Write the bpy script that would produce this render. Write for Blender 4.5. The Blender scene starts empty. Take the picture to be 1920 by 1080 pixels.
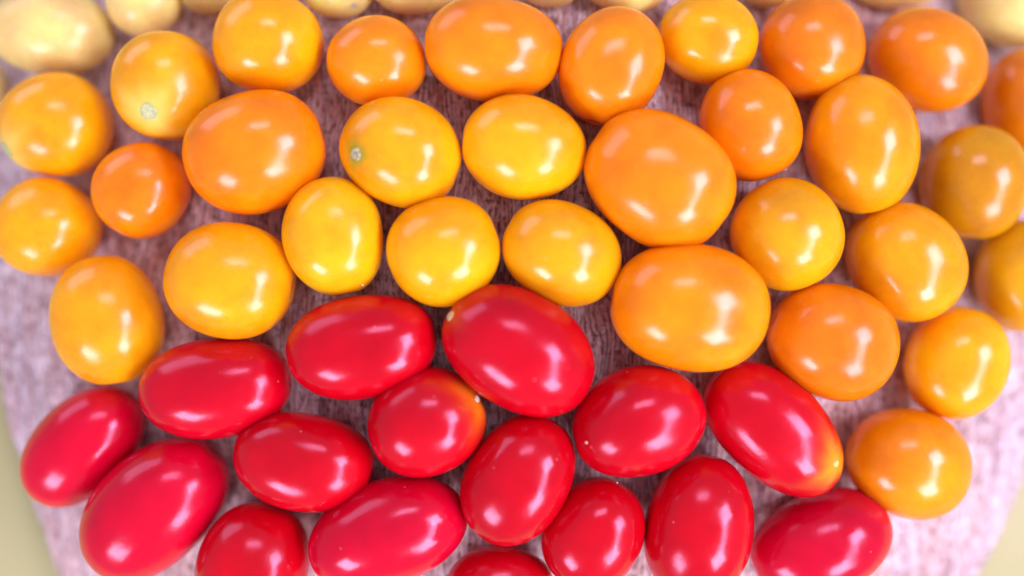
import bpy, bmesh, math, random
import numpy as np
from mathutils import Vector, Matrix

random.seed(7)
MM = 0.001
scene = bpy.context.scene
col = scene.collection

# ------------------------------------------------------------------ camera
CAM_H = 211.0 * MM
cam_data = bpy.data.cameras.new("camera")
cam = bpy.data.objects.new("camera", cam_data)
col.objects.link(cam)
cam.location = (0.0, 0.0, CAM_H)          # straight above the board
cam.rotation_euler = (0.0, 0.0, 0.0)
cam_data.sensor_width = 36.0
cam_data.angle = math.radians(55.0)
cam_data.clip_start = 0.005
cam_data.clip_end = 50.0
cam_data.dof.use_dof = True
cam_data.dof.focus_distance = CAM_H - 6.6 * MM
cam_data.dof.aperture_fstop = 2.35
scene.camera = cam

# ------------------------------------------------------------------ world (even, slightly lilac room light)
world = bpy.data.worlds.new("World")
scene.world = world
world.use_nodes = True
bg = world.node_tree.nodes["Background"]
bg.inputs[0].default_value = (0.92, 0.79, 1.0, 1.0)
bg.inputs[1].default_value = 0.88

scene.view_settings.view_transform = 'Standard'
scene.view_settings.look = 'None'
scene.view_settings.exposure = -1.05
scene.view_settings.gamma = 1.0
scene.cycles.max_bounces = 10
scene.cycles.diffuse_bounces = 8

# ------------------------------------------------------------------ window light
def window_lamp(name, direction, dist, w, h, radiance, color, roll=0.0):
    ld = bpy.data.lights.new(name, 'AREA')
    ld.shape = 'RECTANGLE'
    ld.size, ld.size_y = w, h
    ld.color = color
    ld.energy = radiance * math.pi * w * h      # an area lamp of this power shows this radiance
    o = bpy.data.objects.new(name, ld)
    col.objects.link(o)
    d = Vector(direction).normalized()
    o.location = d * dist
    q = d.to_track_quat('Z', 'Y')
    o.rotation_euler = (q @ Matrix.Rotation(roll, 3, 'Z').to_quaternion()).to_euler()
    return o

LILAC = (0.90, 0.80, 1.0)
WARM = (0.96, 0.86, 1.0)
window_lamp("window_upper", (.66, .12, .72), 1.0, 0.30, 0.33, 34.3, LILAC, math.radians(15))
window_lamp("window_middle", (.60, -.26, .75), 1.03, .60, .17, 23.3, LILAC, math.radians(12))
window_lamp("window_lower", (.47, -.63, .60), 1.0, 0.32, 0.32, 37.4, WARM, math.radians(0))
window_lamp("window_side", (-.47, -.69, .53), 1.0, 0.37, 0.26, 34.3, WARM, math.radians(-10))
window_lamp("window_back", (.06, .55, .82), 1.0, .40, .18, 16.4, LILAC, math.radians(12))
window_lamp("window_far", (-.66, .72, .22), 1.2, .75, .50, 5.5, LILAC, 0.0)

# ------------------------------------------------------------------ node helpers
def new_mat(name):
    m = bpy.data.materials.new(name)
    m.use_nodes = True
    nt = m.node_tree
    return m, nt, nt.nodes["Principled BSDF"]

def node(nt, kind, **kw):
    n = nt.nodes.new(kind)
    for k, v in kw.items():
        setattr(n, k, v)
    return n

def link(nt, a, b):
    nt.links.new(a, b)

def noise(nt, vec, scale, detail=3.0, rough=.55, dist=0.0):
    n = node(nt, 'ShaderNodeTexNoise')
    n.inputs['Scale'].default_value = scale
    n.inputs['Detail'].default_value = detail
    n.inputs['Roughness'].default_value = rough
    n.inputs['Distortion'].default_value = dist
    if vec is not None:
        link(nt, vec, n.inputs['Vector'])
    return n

def ramp(nt, fac, stops):
    r = node(nt, 'ShaderNodeValToRGB')
    e = r.color_ramp.elements
    while len(e) > 1:
        e.remove(e[-1])
    for k, (p, c) in enumerate(stops):
        el = e[0] if k == 0 else e.new(p)
        el.position = p
        el.color = (c, c, c, 1) if isinstance(c, (int, float)) else tuple(c) + (1,)
    link(nt, fac, r.inputs['Fac'])
    return r

def mix(nt, fac, a, b, mode='MIX'):
    m = node(nt, 'ShaderNodeMix', data_type='RGBA', blend_type=mode)
    for sock, v in ((m.inputs['Factor'], fac), (m.inputs[6], a), (m.inputs[7], b)):
        if hasattr(v, 'links'):
            link(nt, v, sock)
        else:
            sock.default_value = v if isinstance(v, (int, float)) else tuple(v) + (1,)
    return m.outputs[2]

def mapping(nt, vec, scale, rot=(0, 0, 0)):
    m = node(nt, 'ShaderNodeMapping')
    m.inputs['Scale'].default_value = scale
    m.inputs['Rotation'].default_value = rot
    link(nt, vec, m.inputs['Vector'])
    return m.outputs[0]

# ------------------------------------------------------------------ materials
def skin_material(name, tint, rough):
    m, nt, p = new_mat(name)
    tc = node(nt, 'ShaderNodeTexCoord').outputs['Object']
    oi = node(nt, 'ShaderNodeObjectInfo')
    base = oi.outputs['Color']
    shift = node(nt, 'ShaderNodeVectorMath', operation='ADD')
    link(nt, tc, shift.inputs[0])
    comb = node(nt, 'ShaderNodeCombineXYZ')
    mul = node(nt, 'ShaderNodeMath', operation='MULTIPLY')
    link(nt, oi.outputs['Random'], mul.inputs[0]); mul.inputs[1].default_value = 3.0
    link(nt, mul.outputs[0], comb.inputs[0]); link(nt, mul.outputs[0], comb.inputs[1])
    link(nt, comb.outputs[0], shift.inputs[1])
    v = shift.outputs[0]
    # soft mottling of ripeness
    n1 = noise(nt, v, 80, 4, .6)
    r1 = ramp(nt, n1.outputs['Fac'], [(.28, (.84, .72, .80)), (.72, (1.12, 1.22, 1.1))])
    c = mix(nt, 1.0, base, r1.outputs[0], 'MULTIPLY')
    # ring round the stem end (colour stored on the mesh)
    at = node(nt, 'ShaderNodeAttribute', attribute_name="shoulder")
    c = mix(nt, at.outputs['Alpha'], c, at.outputs['Color'])
    # small pale pores
    vo = node(nt, 'ShaderNodeTexVoronoi', feature='F1')
    vo.inputs['Scale'].default_value = 210
    vo.inputs['Randomness'].default_value = 1.0
    link(nt, v, vo.inputs['Vector'])
    wn = node(nt, 'ShaderNodeTexWhiteNoise', noise_dimensions='3D')
    link(nt, vo.outputs['Position'], wn.inputs['Vector'])
    few = node(nt, 'ShaderNodeMath', operation='GREATER_THAN'); few.inputs[1].default_value = .5
    link(nt, wn.outputs['Value'], few.inputs[0])
    dot = ramp(nt, vo.outputs['Distance'], [(.02, .6), (.06, 0.0)])
    sp = node(nt, 'ShaderNodeMath', operation='MULTIPLY')
    link(nt, few.outputs[0], sp.inputs[0]); link(nt, dot.outputs[0], sp.inputs[1])
    pale = mix(nt, .45, c, (1.0, .72, .55))
    c = mix(nt, sp.outputs[0], c, pale)
    link(nt, c, p.inputs['Base Color'])
    p.inputs['Subsurface Weight'].default_value = .8
    p.inputs['Subsurface Radius'].default_value = (1.0, .35, .12)
    p.inputs['Subsurface Scale'].default_value = 6.0 * MM
    n2 = noise(nt, v, 170, 5, .65)
    rr = ramp(nt, n2.outputs['Fac'], [(.3, rough[0]), (.72, rough[1])])
    link(nt, rr.outputs[0], p.inputs['Roughness'])
    p.inputs['IOR'].default_value = 1.46
    p.inputs['Specular IOR Level'].default_value = .62
    p.inputs['Specular Tint'].default_value = tint + (1.0,)
    # fine skin relief
    n3 = noise(nt, v, 1500, 2)
    n4 = noise(nt, v, 330, 2)
    ad = node(nt, 'ShaderNodeMath', operation='MULTIPLY_ADD')
    link(nt, n4.outputs['Fac'], ad.inputs[0]); ad.inputs[1].default_value = 2.5
    link(nt, n3.outputs['Fac'], ad.inputs[2])
    ad2 = node(nt, 'ShaderNodeMath', operation='ADD')
    link(nt, ad.outputs[0], ad2.inputs[0]); link(nt, sp.outputs[0], ad2.inputs[1])
    b = node(nt, 'ShaderNodeBump')
    b.inputs['Strength'].default_value = .30
    b.inputs['Distance'].default_value = .045 * MM
    link(nt, ad2.outputs[0], b.inputs['Height'])
    link(nt, b.outputs[0], p.inputs['Normal'])
    return m

def wood_material():
    m, nt, p = new_mat("weathered_wood")
    tc = node(nt, 'ShaderNodeTexCoord').outputs['Object']
    warp = noise(nt, mapping(nt, tc, (90, 45, 20)), 1.0, 2)
    wv = node(nt, 'ShaderNodeVectorMath', operation='MULTIPLY_ADD')
    link(nt, warp.outputs['Color'], wv.inputs[0])
    wv.inputs[1].default_value = (.006, .002, 0)
    link(nt, tc, wv.inputs[2])
    v = wv.outputs[0]
    band = noise(nt, mapping(nt, v, (420, 24, 20)), 1.0, 2, .5)
    bar = noise(nt, mapping(nt, tc, (70, 260, 20)), 1.0, 2, .4)
    streak = noise(nt, mapping(nt, v, (1500, 400, 60)), 1.0, 4, .62, .6)
    fibre = noise(nt, mapping(nt, v, (2600, 600, 60)), 1.0, 3, .6)
    broad = noise(nt, mapping(nt, v, (300, 34, 20)), 1.0, 3, .6)
    cross = noise(nt, mapping(nt, v, (330, 1000, 60)), 1.0, 3, .5, .3)
    base = ramp(nt, broad.outputs['Fac'], [(.32, (.72, .42, .37)), (.46, (.90, .60, .57)), (.64, (.93, .79, .86))]).outputs[0]
    # rim of the plank painted paler lilac for the stronger light there, unevenly
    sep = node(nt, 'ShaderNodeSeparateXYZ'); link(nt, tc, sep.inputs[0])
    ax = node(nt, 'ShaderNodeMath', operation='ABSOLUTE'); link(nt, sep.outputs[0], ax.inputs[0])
    lit_rim = node(nt, 'ShaderNodeMapRange'); link(nt, ax.outputs[0], lit_rim.inputs[0])
    lit_rim.inputs[1].default_value = .088; lit_rim.inputs[2].default_value = .122
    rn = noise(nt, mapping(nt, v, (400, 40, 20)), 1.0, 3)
    rm = node(nt, 'ShaderNodeMath', operation='MULTIPLY'); link(nt, lit_rim.outputs[0], rm.inputs[0])
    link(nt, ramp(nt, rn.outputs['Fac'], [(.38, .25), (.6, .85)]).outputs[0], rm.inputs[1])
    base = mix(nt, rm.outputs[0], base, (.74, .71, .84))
    base = mix(nt, 1.0, base, ramp(nt, band.outputs['Fac'], [(.36, (.74, .66, .70)), (.50, (1, 1, 1))]).outputs[0], 'MULTIPLY')
    base = mix(nt, ramp(nt, bar.outputs['Fac'], [(.66, 0.0), (.72, .75)]).outputs[0], base, (.90, .85, .92))
    base = mix(nt, ramp(nt, bar.outputs['Fac'], [(.26, .6), (.33, 0.0)]).outputs[0], base, (.46, .30, .33))
    sk = ramp(nt, streak.outputs['Fac'], [(.38, .95), (.46, .0)]).outputs[0]
    c = mix(nt, sk, base, (.26, .08, .08))
    fb = ramp(nt, fibre.outputs['Fac'], [(.36, .55), (.5, 0.0)]).outputs[0]
    c = mix(nt, fb, c, (.34, .15, .16))
    lt = ramp(nt, fibre.outputs['Fac'], [(.53, 0.0), (.66, .8)]).outputs[0]
    c = mix(nt, lt, c, (.93, .83, .93))
    # fine upright ribs left by the saw, about a millimetre apart
    rib = node(nt, 'ShaderNodeTexWave', wave_type='BANDS', bands_direction='X', wave_profile='SIN')
    rib.inputs['Scale'].default_value = 300.0
    rib.inputs['Distortion'].default_value = 3.0
    rib.inputs['Detail'].default_value = 3.0
    rib.inputs['Detail Scale'].default_value = .8
    link(nt, mapping(nt, v, (1.0, .16, 1.0)), rib.inputs['Vector'])
    rl = ramp(nt, rib.outputs['Fac'], [(.05, 1.0), (.34, 0.0)]).outputs[0]
    gate = ramp(nt, noise(nt, mapping(nt, v, (500, 230, 60)), 1.0, 3).outputs['Fac'], [(.36, 0.0), (.58, .85)]).outputs[0]
    gm = node(nt, 'ShaderNodeMath', operation='MULTIPLY')
    link(nt, rl, gm.inputs[0]); link(nt, gate, gm.inputs[1])
    c = mix(nt, gm.outputs[0], c, (.25, .10, .11))
    ck = ramp(nt, cross.outputs['Fac'], [(.30, .8), (.38, 0.0)]).outputs[0]
    c = mix(nt, ck, c, (.22, .11, .13))
    cl = ramp(nt, cross.outputs['Fac'], [(.60, 0.0), (.70, .7)]).outputs[0]
    c = mix(nt, cl, c, (.88, .80, .88))
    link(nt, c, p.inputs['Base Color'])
    p.inputs['Roughness'].default_value = .62
    p.inputs['Specular IOR Level'].default_value = .35
    a = node(nt, 'ShaderNodeMath', operation='MULTIPLY_ADD')
    link(nt, sk, a.inputs[0]); a.inputs[1].default_value = -1.0
    ab = node(nt, 'ShaderNodeMath', operation='SUBTRACT')
    link(nt, fibre.outputs['Fac'], ab.inputs[0]); link(nt, gm.outputs[0], ab.inputs[1])
    link(nt, ab.outputs[0], a.inputs[2])
    b = node(nt, 'ShaderNodeBump')
    b.inputs['Strength'].default_value = .8
    b.inputs['Distance'].default_value = .38 * MM
    link(nt, a.outputs[0], b.inputs['Height'])
    link(nt, b.outputs[0], p.inputs['Normal'])
    return m

def cloth_material():
    m, nt, p = new_mat("olive_cream_cloth")
    tc = node(nt, 'ShaderNodeTexCoord').outputs['Object']
    n = noise(nt, tc, 9, 2)
    c = ramp(nt, n.outputs['Fac'], [(.35, (.41, .41, .17)), (.65, (.53, .51, .28))]).outputs[0]
    wv = node(nt, 'ShaderNodeTexWave', wave_type='BANDS', bands_direction='X'); wv.inputs['Scale'].default_value = 400
    wv.inputs['Distortion'].default_value = .6
    link(nt, tc, wv.inputs['Vector'])
    c = mix(nt, .12, c, wv.outputs['Color'], 'MULTIPLY')
    link(nt, c, p.inputs['Base Color'])
    p.inputs['Roughness'].default_value = .75
    b = node(nt, 'ShaderNodeBump'); b.inputs['Strength'].default_value = .3
    b.inputs['Distance'].default_value = .2 * MM
    link(nt, wv.outputs['Fac'], b.inputs['Height']); link(nt, b.outputs[0], p.inputs['Normal'])
    return m

def scar_material(name, c1, c2):
    m, nt, p = new_mat(name)
    tc = node(nt, 'ShaderNodeTexCoord').outputs['Object']
    n = noise(nt, tc, 1500, 3)
    c = ramp(nt, n.outputs['Fac'], [(.35, c1), (.65, c2)]).outputs[0]
    link(nt, c, p.inputs['Base Color'])
    p.inputs['Roughness'].default_value = .55
    b = node(nt, 'ShaderNodeBump'); b.inputs['Strength'].default_value = .6
    b.inputs['Distance'].default_value = .1 * MM
    link(nt, n.outputs['Fac'], b.inputs['Height']); link(nt, b.outputs[0], p.inputs['Normal'])
    return m

SKIN = {
    'yellow_tomato': skin_material("pale_tomato_skin", (1.0, .92, 1.0), (.22, .36)),
    'orange_tomato': skin_material("orange_tomato_skin", (1.0, .90, 1.0), (.13, .27)),
    'red_tomato': skin_material("red_tomato_skin", (1.0, .66, 1.0), (.12, .26)),
}
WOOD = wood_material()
CLOTH = cloth_material()
SCAR = {
    'green': scar_material("scar_green", (.24, .22, .09), (.62, .60, .42)),
    'pale': scar_material("scar_pale", (.36, .46, .20), (.54, .58, .30)),
    'beige': scar_material("scar_beige", (.62, .46, .22), (.80, .66, .40)),
    'orange': scar_material("scar_white", (.86, .74, .56), (.92, .86, .72)),
    'yellow': scar_material("scar_yellow", (.80, .52, .14), (.86, .66, .26)),
    'mark': scar_material("scar_grey", (.42, .42, .34), (.60, .58, .46)),
}
# ring colour round the stem end (rgb, angular size in mm, strength)
SHOULDER = {
    'green': ((.26, .34, .015), 2.4, .95),
    'pale': ((.84, .68, .16), 5.2, .88),
    'beige': ((.62, .09, .01), 3.2, .7),
    'orange': ((.85, .24, .01), 4.6, .95),
    'yellow': ((.85, .36, .01), 4.4, 1.0),
    'mark': ((.62, .55, .26), 1.5, .5),
}
COLOUR = {
    'pale': (.88,.75,.27), 'pale2': (.80,.66,.24),
    'gold': (.89,.42,.003), 'gold2': (.91,.40,.003), 'lemon': (.85,.50,.006),
    'yellow2': (.87,.42,.004), 'yellow3': (.78,.40,.004),
    'orange': (.88,.285,.003), 'orange2': (.89,.27,.002), 'orange3': (.88,.315,.002),
    'deep': (.78,.235,.003), 'deep2': (.70,.23,.003),
    'amber': (.80,.35,.003), 'amber2': (.90,.41,.004),
    'ochre': (.62,.30,.004), 'ochre2': (.70,.38,.005),
    'red': (.57, .0008, .010), 'red2': (.57, .0008, .013), 'red3': (.59, .0012, .026), 'red4': (.55, .0008, .009),
}

# ------------------------------------------------------------------ helpers
def link_mesh(name, verts, faces, material, parent=None, smooth=True):
    me = bpy.data.meshes.new(name)
    me.from_pydata([tuple(v) for v in verts], [], faces)
    me.update()
    if smooth:
        me.polygons.foreach_set('use_smooth', [True] * len(me.polygons))
    me.materials.append(material)
    o = bpy.data.objects.new(name, me)
    col.objects.link(o)
    if parent is not None:
        o.parent = parent
    return o

# ------------------------------------------------------------------ board
KX, KY = 22.0 / 110.0 ** 2, 7.0 / 62.0 ** 2
def board_z(x, y):                       # mm: the crowned, weathered face of the plank
    return -KX * x * x - KY * y * y

def value_noise(x, y, seed):
    r = np.random.default_rng(seed).random((64, 64))
    xi, yi = np.floor(x).astype(int), np.floor(y).astype(int)
    fx, fy = x - xi, y - yi
    fx, fy = fx * fx * (3 - 2 * fx), fy * fy * (3 - 2 * fy)
    g = lambda a, b: r[a % 64, b % 64]
    return (g(xi, yi) * (1 - fx) * (1 - fy) + g(xi + 1, yi) * fx * (1 - fy)
            + g(xi, yi + 1) * (1 - fx) * fy + g(xi + 1, yi + 1) * fx * fy)

def build_board():
    nu, nv = 380, 260
    ys = np.linspace(-114, 96, nv)
    # edges of the plank narrow towards its lower end
    kl = np.interp(ys, [-114, -98, -71.4, -28.2, 10, 50, 96], [84, 99, 113.7, 126, 133, 138, 141])
    kr = np.interp(ys, [-114, -98, -72, -53, -10, 50, 96], [84, 102, 118.5, 127, 135, 139, 141])
    ker = np.ones(21) / 21
    pad = lambda a: np.convolve(np.pad(a, 10, mode='edge'), ker, 'valid')
    kl, kr = pad(kl), pad(kr)
    kl += (value_noise(ys / 6, ys * 0, 1) - .5) * 1.2
    kr += (value_noise(ys / 6, ys * 0, 2) - .5) * 1.2
    s = np.linspace(-1, 1, nu)
    X = np.where(s[None, :] < 0, s[None, :] * kl[:, None], s[None, :] * kr[:, None])
    Y = np.repeat(ys[:, None], nu, 1)
    Z = board_z(X, Y)
    wob = X + (value_noise(X / 18, Y / 30, 3) - .5) * 3
    Z += (value_noise(wob / 1.1, Y / 9, 4) - .5) * .35 + (value_noise(wob / 4, Y / 25, 5) - .5) * .5
    edge = np.minimum(np.minimum((X + kl[:, None]), (kr[:, None] - X)), np.minimum(Y + 114, 96 - Y))
    rnd = np.clip(1 - edge / 3.0, 0, 1)
    Z -= 2.2 * rnd ** 2.2
    verts = np.stack([X, Y, Z], -1).reshape(-1, 3) * MM
    idx = np.arange(nu * nv).reshape(nv, nu)
    faces = np.stack([idx[:-1, :-1], idx[:-1, 1:], idx[1:, 1:], idx[1:, :-1]], -1).reshape(-1, 4).tolist()
    loop = list(idx[0, :]) + list(idx[1:, -1]) + list(idx[-1, -2::-1]) + list(idx[-2:0, 0])
    n0 = len(verts)
    low = verts[loop].copy(); low[:, 2] = -46 * MM
    low[:, :2] *= .985
    verts = np.vstack([verts, low])
    L = len(loop)
    for k in range(L):
        a, b = loop[k], loop[(k + 1) % L]
        faces.append([int(b), int(a), n0 + k, n0 + (k + 1) % L])
    faces.append([n0 + k for k in range(L)][::-1])
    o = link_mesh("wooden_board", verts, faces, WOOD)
    o['label'] = "weathered pinkish lilac wooden board with vertical grain carrying all the tomatoes"
    o['category'] = "board"
    return o
build_board()

# ------------------------------------------------------------------ cloth-covered table under the board
def build_table():
    n = 60
    g = np.linspace(-600, 600, n)
    X, Y = np.meshgrid(g, g)
    Z = -46.5 + (value_noise(X / 90, Y / 90, 9) - 1.0) * 1.2
    verts = np.stack([X, Y, Z], -1).reshape(-1, 3) * MM
    idx = np.arange(n * n).reshape(n, n)
    faces = np.stack([idx[:-1, :-1], idx[:-1, 1:], idx[1:, 1:], idx[1:, :-1]], -1).reshape(-1, 4).tolist()
    o = link_mesh("table_surface", verts, faces, CLOTH)
    o['label'] = "plain olive cream table surface under the board"
    o['kind'] = 'structure'
build_table()

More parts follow.
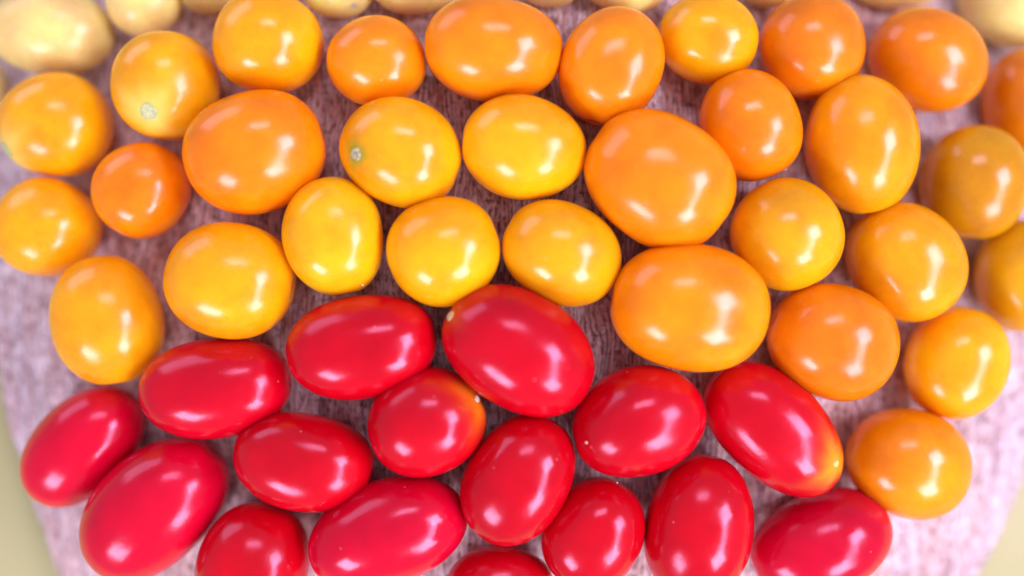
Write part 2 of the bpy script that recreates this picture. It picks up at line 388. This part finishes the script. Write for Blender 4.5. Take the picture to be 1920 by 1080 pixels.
# ------------------------------------------------------------------ tomatoes
# name, (x, y, z) mm, semi-axes mm, heading deg, colour, egg, square, scar, tip, label
TOMATOES = [
    ('yellow_tomato', (-130.80, 49.46, -29.15), (7.77, 6.49, 5.84), 77.6, 'pale', None, None, None, None,
     'sliver of pale yellow tomato peeping in beside the big pale corner tomato'),
    ('yellow_tomato', (-106.78, 59.62, -17.03), (14.11, 10.14, 9.43), 179.6, 'pale2', None, None, None, None,
     'largest blurred pale yellow tomato, lying in the upper corner above golden ones'),
    ('yellow_tomato', (-83.73, 65.38, -13.32), (8.50, 7.63, 6.86), -156.7, 'pale', None, None, None, None,
     'pale cream yellow tomato next to the largest pale corner tomato'),
    ('yellow_tomato', (-68.31, 68.31, -11.33), (6.85, 6.09, 5.48), -162.4, 'pale2', None, None, None, None,
     'tip of pale yellow tomato in the gap between cream and golden tomatoes'),
    ('yellow_tomato', (-37.97, 65.67, -4.64), (7.89, 6.41, 5.77), -175.1, 'pale', None, None, (-0.434, 0.752, 0.496, 0.9, 'mark'), None,
     'pale yellow tomato with a small greyish scar at the top edge'),
    ('yellow_tomato', (-20.49, 66.20, -2.61), (10.18, 6.55, 6.09), -175.2, 'pale', None, None, None, None,
     "wide pale yellow tomato bottom touching the broad orange tomato's upper shoulder"),
    ('yellow_tomato', (8.12, 66.91, -2.98), (7.42, 5.68, 5.28), 179.2, 'pale', None, None, None, None,
     "small pale yellow curve behind the broad orange tomato's far shoulder"),
    ('yellow_tomato', (24.62, 66.42, -3.29), (9.28, 6.24, 5.80), 174.8, 'pale', None, None, None, None,
     'pale yellow tomato directly above the upright egg shaped orange tomato'),
    ('yellow_tomato', (57.26, 68.83, -9.11), (7.05, 5.94, 5.35), 170.6, 'pale2', None, None, None, None,
     'pale yellow sliver between a round golden and a deep orange tomato'),
    ('yellow_tomato', (89.35, 71.41, -17.38), (11.15, 6.52, 6.06), 176.8, 'pale', None, None, None, None,
     'long shallow pale yellow curve above the two deep orange blurred tomatoes'),
    ('yellow_tomato', (120.75, 67.47, -24.98), (13.54, 9.58, 8.91), 161.5, 'pale2', None, None, None, None,
     'blurred pale yellow tomato filling the upper corner by the deep orange one'),
    ('orange_tomato', (-52.14, 52.48, 0.13), (11.93, 10.98, 9.88), 165.5, 'gold', 0.05, None, None, None,
     'golden tomato below pale tips, with two bright window glints near its middle'),
    ('orange_tomato', (-28.73, 47.99, 2.89), (10.64, 9.51, 8.56), -179.5, 'orange', None, None, None, None,
     'small squarish orange tomato beside the broad orange one near the top'),
    ('orange_tomato', (-3.89, 49.78, 5.57), (14.35, 10.86, 10.10), 174.7, 'orange', 0.03, None, None, None,
     'broad orange tomato in the top row with a wide speckled glint'),
    ('orange_tomato', (20.84, 46.47, 5.03), (12.38, 10.82, 9.74), 73.0, 'orange', -0.05, None, None, None,
     'upright egg shaped orange tomato leaning between broad orange and round golden tomatoes'),
    ('orange_tomato', (41.85, 53.26, 0.34), (10.73, 9.54, 8.59), 171.1, 'gold', None, None, None, None,
     'round golden tomato in the top row beside the upright orange egg'),
    ('orange_tomato', (64.99, 52.18, -2.36), (11.60, 11.09, 9.98), 92.2, 'deep', None, None, None, None,
     'deep orange tomato with long slanted glint, above the tall amber one'),
    ('orange_tomato', (93.27, 51.06, -9.96), (13.28, 11.14, 10.03), 152.8, 'deep', None, None, None, None,
     'darkest burnt orange tomato under the pale upper corner tomato'),
    ('orange_tomato', (120.99, 43.59, -20.32), (12.46, 9.65, 8.97), 97.4, 'deep2', None, None, None, None,
     'half seen dull orange tomato cut by the frame under the pale corner tomato'),
    ('orange_tomato', (75.30, 30.79, -0.63), (14.97, 11.92, 11.08), 98.6, 'amber', None, None, None, None,
     'tall amber tomato with a long curved glint down its side'),
    ('orange_tomato', (50.23, 34.35, 2.88), (11.71, 10.59, 9.53), 114.3, 'orange2', None, None, None, (-0.963, -0.26, 0.074),
     'small round orange tomato with a tiny pale tip near the tall amber one'),
    ('orange_tomato', (29.98, 22.13, 9.28), (16.15, 13.16, 11.84), 144.1, 'orange', -0.05, 2.2, None, None,
     'largest tilted orange tomato with a blunt corner and broad glint'),
    ('orange_tomato', (2.52, 28.87, 8.09), (12.86, 10.79, 9.71), 172.1, 'yellow2', 0.03, None, None, None,
     'golden yellow tomato beside the one with a green scar, three crisp glints'),
    ('orange_tomato', (-22.89, 28.18, 7.53), (12.68, 11.10, 9.99), 156.9, 'yellow2', None, None, (0.538, 0.408, 0.738, 1.9, 'green'), None,
     'golden yellow tomato with a small green rimmed stem scar facing up'),
    ('orange_tomato', (-53.68, 28.62, 4.97), (14.84, 12.86, 11.57), -164.0, 'orange2', None, None, None, None,
     'big round plain orange tomato between golden tomatoes and open wood'),
    ('orange_tomato', (-75.27, 43.96, -3.36), (11.96, 11.24, 10.12), 89.4, 'gold', None, None, (-0.574, 0.068, 0.816, 2.6, 'pale'), None,
     'blurred golden tomato with a pale greenish stem end showing'),
    ('orange_tomato', (-102.40, 36.41, -10.37), (12.38, 11.63, 10.47), -170.4, 'gold2', None, None, (0.747, 0.406, 0.526, 2.6, 'pale'), None,
     'golden tomato at the frame edge with a greyish green end'),
    ('orange_tomato', (-80.60, 21.34, -3.25), (10.49, 10.14, 9.13), 59.9, 'orange2', None, None, None, None,
     'smallest round orange tomato standing beside the big round plain orange one'),
    ('orange_tomato', (-104.34, 13.49, -9.61), (11.53, 11.07, 9.96), 150.9, 'gold2', None, None, None, None,
     'light orange tomato at the frame edge beside the smallest orange one'),
    ('orange_tomato', (-88.02, -6.95, -3.12), (14.26, 11.85, 10.67), 98.3, 'amber2', None, None, None, None,
     'upright blurred amber tomato beside the pale wood, above two red ones'),
    ('orange_tomato', (-59.04, 1.67, 4.62), (13.62, 12.07, 10.86), 172.9, 'gold2', 0.0, 2.2, None, None,
     'bright golden tomato with a flattened end, beside the lemon yellow upright one'),
    ('orange_tomato', (-37.03, 10.72, 6.70), (12.25, 10.51, 9.46), 103.0, 'lemon', None, None, None, (-0.896, -0.362, 0.257),
     'lemon yellow upright tomato, brightest yellow of all in the middle'),
    ('orange_tomato', (-13.96, 7.63, 9.41), (11.89, 11.12, 10.01), -159.0, 'gold', None, None, None, None,
     'golden orange tomato touching the red one with the stem scar'),
    ('orange_tomato', (10.16, 7.10, 9.02), (12.69, 10.49, 9.44), 151.8, 'yellow3', None, None, None, None,
     'tilted mustard yellow tomato above the red one with the stem scar'),
    ('orange_tomato', (36.44, -4.13, 9.67), (16.41, 13.08, 12.16), 171.9, 'orange3', 0.02, 2.15, None, None,
     'widest orange tomato of all, lying lengthwise just above red tomatoes'),
    ('orange_tomato', (57.60, 11.18, 4.23), (12.15, 11.56, 10.40), 117.3, 'yellow3', None, None, None, None,
     'round mustard yellow tomato with crescent glint among orange neighbours'),
    ('orange_tomato', (85.14, 5.65, -2.27), (13.47, 11.80, 10.62), 127.4, 'amber', None, None, None, None,
     'blurred amber tomato with crescent glint, diagonal from the mustard yellow round one'),
    ('orange_tomato', (103.65, 23.64, -9.69), (12.80, 11.41, 10.27), 83.4, 'ochre', None, None, None, None,
     'dull ochre tomato beside the tall amber one near the frame edge'),
    ('orange_tomato', (117.96, 2.81, -14.41), (13.17, 11.28, 10.15), 86.8, 'ochre2', None, None, None, None,
     'yellow ochre tomato cut off by the frame edge below the dull ochre one'),
    ('orange_tomato', (67.82, -11.38, 2.64), (13.75, 12.28, 11.05), 159.1, 'deep', None, None, None, None,
     'deep orange tomato snug beside the widest orange one, above a red tip'),
    ('orange_tomato', (98.70, -16.59, -7.95), (12.80, 10.87, 9.79), 74.5, 'gold2', None, None, None, None,
     'light golden tomato with one long streak glint beside bare pale wood'),
    ('orange_tomato', (87.03, -38.60, -5.26), (13.49, 11.94, 10.75), 162.2, 'orange3', None, None, None, None,
     'lowest orange tomato, touching the yellow tipped red one beside bare wood'),
    ('red_tomato', (-31.01, -12.10, 7.73), (15.89, 10.56, 9.82), -171.2, 'red', None, 2.2, None, None,
     'smooth red plum tomato beside the red one with a stem scar'),
    ('red_tomato', (1.52, -12.56, 10.65), (16.27, 11.92, 11.08), 150.1, 'red', None, None, (0.925, 0.066, 0.375, 1.5, 'beige'), None,
     'large tilted red tomato with a beige stem scar at its upper end'),
    ('red_tomato', (-62.91, -21.16, 1.90), (16.25, 10.51, 9.78), -173.7, 'red2', None, 2.2, None, None,
     'long red plum tomato under the bright golden one, with wide pink glint'),
    ('red_tomato', (-95.52, -35.09, -8.77), (15.70, 10.29, 9.57), 48.1, 'red3', None, None, None, None,
     'blurred red plum tomato nearest the board edge and greenish cloth'),
    ('red_tomato', (-77.87, -47.74, -3.31), (17.95, 12.26, 11.40), -135.5, 'red3', None, None, None, None,
     'big diagonal blurred red plum tomato below the long red one'),
    ('red_tomato', (-43.87, -36.58, 3.66), (14.61, 10.26, 9.54), 170.2, 'red4', None, 2.2, None, None,
     'dark red plum tomato with a grainy central glint'),
    ('red_tomato', (-17.68, -27.45, 8.04), (12.24, 11.18, 10.06), -157.7, 'red', None, None, (-0.948, -0.05, 0.314, 1.15, 'orange'), None,
     'roundish red tomato with an orange shoulder around a white stem scar'),
    ('red_tomato', (1.10, -39.62, 7.01), (14.38, 10.67, 9.92), 59.0, 'red4', 0.0, None, None, None,
     'upright diagonal red plum tomato with a long pink streak'),
    ('red_tomato', (26.04, -27.47, 7.85), (14.17, 11.30, 10.51), -160.8, 'red', None, None, None, (0.811, -0.034, 0.584),
     'plump red tomato with hooked glint under the widest orange one'),
    ('red_tomato', (55.41, -29.73, 2.85), (17.00, 10.69, 9.94), 137.3, 'red', None, None, (-0.716, -0.268, 0.645, 1.1, 'yellow'), None,
     'long tilted red plum tomato ending in a yellow orange tip'),
    ('red_tomato', (-26.16, -51.21, 4.30), (17.34, 11.02, 10.25), -161.3, 'red3', None, None, None, None,
     'largest glossy red tomato on the lower edge with a wide pink glint'),
    ('red_tomato', (17.03, -51.55, 3.92), (11.99, 10.29, 9.26), 60.5, 'red4', None, None, None, (0.987, 0.096, 0.127),
     'short upright red tomato with one straight streak, between two long ones'),
    ('red_tomato', (39.33, -50.34, 3.26), (15.36, 11.35, 10.55), 80.2, 'red4', None, None, None, None,
     'tall upright red tomato standing beside the yellow tipped red one'),
    ('red_tomato', (67.30, -55.70, -3.47), (16.13, 10.83, 10.07), -158.9, 'red3', None, None, None, None,
     'blurred pinkish red tomato on the lower edge under the lowest orange one'),
    ('red_tomato', (-55.70, -59.59, -0.90), (13.66, 12.09, 10.89), 68.3, 'red4', None, None, None, None,
     'red tomato half cut by the lower edge beside the largest glossy red'),
    ('red_tomato', (-2.73, -63.97, 0.76), (11.62, 8.77, 8.16), -176.7, 'red', None, None, None, None,
     'top of a red tomato just rising from the lower edge'),
]

def radius_scale(d, sq, egg, ph):
    """How far the skin lies out along unit direction d, relative to a plain ellipsoid."""
    ad = np.abs(d)
    s = (ad ** sq).sum(1) ** (-1.0 / sq)
    w = np.array([math.cos(5 * ph), math.sin(5 * ph), .55 * math.sin(3 * ph)]); w /= np.linalg.norm(w)
    s = s * (1 - .022 * np.exp(-((1 - d @ w) / .16) ** 1.5))     # one side a little flattened
    bump = (.012 * np.sin(2.3 * d[:, 1] + 1.7 * d[:, 2] + ph)
            + .010 * np.sin(3.1 * d[:, 0] - 2.2 * d[:, 1] + 2 * ph)
            + .008 * np.sin(4.1 * d[:, 2] + 3.3 * d[:, 0] + 3 * ph))
    return s * (1 + bump)

def skin_points(d, semi, egg, sq, ph):
    r = radius_scale(d, sq, egg, ph)
    p = d * r[:, None]
    p[:, 1:] *= (1 + egg * d[:, :1])                          # one end fuller than the other
    pole = np.abs(d[:, 0])
    p[:, 0] *= 1 - .035 * np.exp(-((1 - pole) / .012))        # slight dimple at both ends
    return p * (np.array(semi) * MM)

def fibonacci_sphere(nu, nv):
    """Sphere directions with the poles on the x axis, plus faces."""
    th = np.linspace(0, math.pi, nv)[1:-1]
    ph = np.linspace(0, 2 * math.pi, nu, endpoint=False)
    T, F = np.meshgrid(th, ph, indexing='ij')
    d = np.stack([np.cos(T), np.sin(T) * np.cos(F), np.sin(T) * np.sin(F)], -1).reshape(-1, 3)
    d = np.vstack([d, [[1, 0, 0], [-1, 0, 0]]])
    rows = nv - 2
    faces = []
    for i in range(rows - 1):
        for j in range(nu):
            k = (j + 1) % nu
            faces.append([i * nu + j, (i + 1) * nu + j, (i + 1) * nu + k, i * nu + k])
    a, b = rows * nu, rows * nu + 1
    for j in range(nu):
        k = (j + 1) % nu
        faces.append([a, j, k])
        faces.append([b, (rows - 1) * nu + k, (rows - 1) * nu + j])
    return d, faces
SPHERE_D, SPHERE_F = fibonacci_sphere(72, 56)

def surface_frame(u, shape):
    u = np.array(u, float); u /= np.linalg.norm(u)
    t = np.cross(u, [.3, .5, .81]); t /= np.linalg.norm(t)
    b = np.cross(u, t)
    q = np.vstack([u, u + .03 * t, u + .03 * b]); q /= np.linalg.norm(q, axis=1)[:, None]
    P = skin_points(q, *shape)
    n = np.cross(P[1] - P[0], P[2] - P[0]); n /= np.linalg.norm(n)
    if n @ P[0] < 0: n = -n
    x = P[1] - P[0]; x -= n * (x @ n); x /= np.linalg.norm(x)
    return P[0], x, np.cross(n, x), n

def disc(profile, frame, seg=28, wob=.07):
    """A lathe of (radius, height) steps seated on the skin."""
    o, x, y, n = frame
    ph = [1 + wob * math.sin(3 * k * 2 * math.pi / seg + 1) + wob * .6 * math.sin(5 * k * 2 * math.pi / seg) for k in range(seg)]
    verts, faces = [], []
    for r, h in profile:
        for k in range(seg):
            a = 2 * math.pi * k / seg
            verts.append(o + (x * math.cos(a) * r * ph[k] + y * math.sin(a) * r * ph[k] + n * h) * MM)
    for i in range(len(profile) - 1):
        for k in range(seg):
            l = (k + 1) % seg
            faces.append([i * seg + k, i * seg + l, (i + 1) * seg + l, (i + 1) * seg + k])
    verts.append(o + n * profile[-1][1] * MM)
    c = len(verts) - 1
    i = len(profile) - 1
    for k in range(seg):
        faces.append([i * seg + k, i * seg + (k + 1) % seg, c])
    return verts, faces

GROUP = {'yellow_tomato': "pale yellow tomatoes", 'orange_tomato': "orange and golden tomatoes",
         'red_tomato': "red plum tomatoes"}
rng = np.random.default_rng(11)
for (name, loc, semi, head, ckey, egg, sq, scar, tip, label) in TOMATOES:
    egg = float(rng.uniform(-.03, .03)) if egg is None else egg
    sq = float(rng.uniform(2.02, 2.14)) if sq is None else sq
    shape = (semi, egg, sq, float(rng.uniform(0, 6.28)))
    o = link_mesh(name, skin_points(SPHERE_D.copy(), *shape), SPHERE_F, SKIN[name])
    o.location = [c * MM for c in loc]
    o.rotation_euler = (0, 0, math.radians(head))
    c = np.array(COLOUR[ckey]) * rng.uniform(.97, 1.03, 3)
    o.color = (*np.clip(c, 0, 1), 1)
    o['label'] = label
    o['category'] = "tomato"
    o['group'] = GROUP[name]
    ca = o.data.color_attributes.new("shoulder", 'FLOAT_COLOR', 'POINT')
    buf = np.zeros((len(o.data.vertices), 4), np.float32)
    if scar:
        u, size, kind = np.array(scar[:3]), scar[3], scar[4]
        rgb, reach, strength = SHOULDER[kind]
        frame = surface_frame(u, shape)
        P = skin_points(SPHERE_D.copy(), *shape)
        dist = np.linalg.norm(P - frame[0], axis=1) / MM
        ang = np.arctan2((P - frame[0]) @ frame[2], (P - frame[0]) @ frame[1])
        dist = dist * (1 + .18 * np.sin(3 * ang + 1) + .10 * np.sin(7 * ang))
        buf[:, :3] = rgb
        buf[:, 3] = strength * np.exp(-(dist / reach) ** 2.2)
        R = size * .62
        prof = [(R * 1.12, -.25), (R * 1.05, .05), (R * .9, .22), (R * .72, .20), (R * .5, .02), (R * .25, -.04), (R * .12, .08)]
        if kind == 'pale':
            prof = [(r, h * .35) for r, h in prof]
        v, f = disc(prof, frame)
        link_mesh("stem_scar", v, f, SCAR[kind], o)
    ca.data.foreach_set('color', buf.ravel())
    if tip:
        frame = surface_frame(tip, shape)
        v, f = disc([(.28, -.1), (.24, .08), (.14, .2), (.06, .25)], frame, 10)
        link_mesh("blossom_tip", v, f, SCAR['orange'], o)
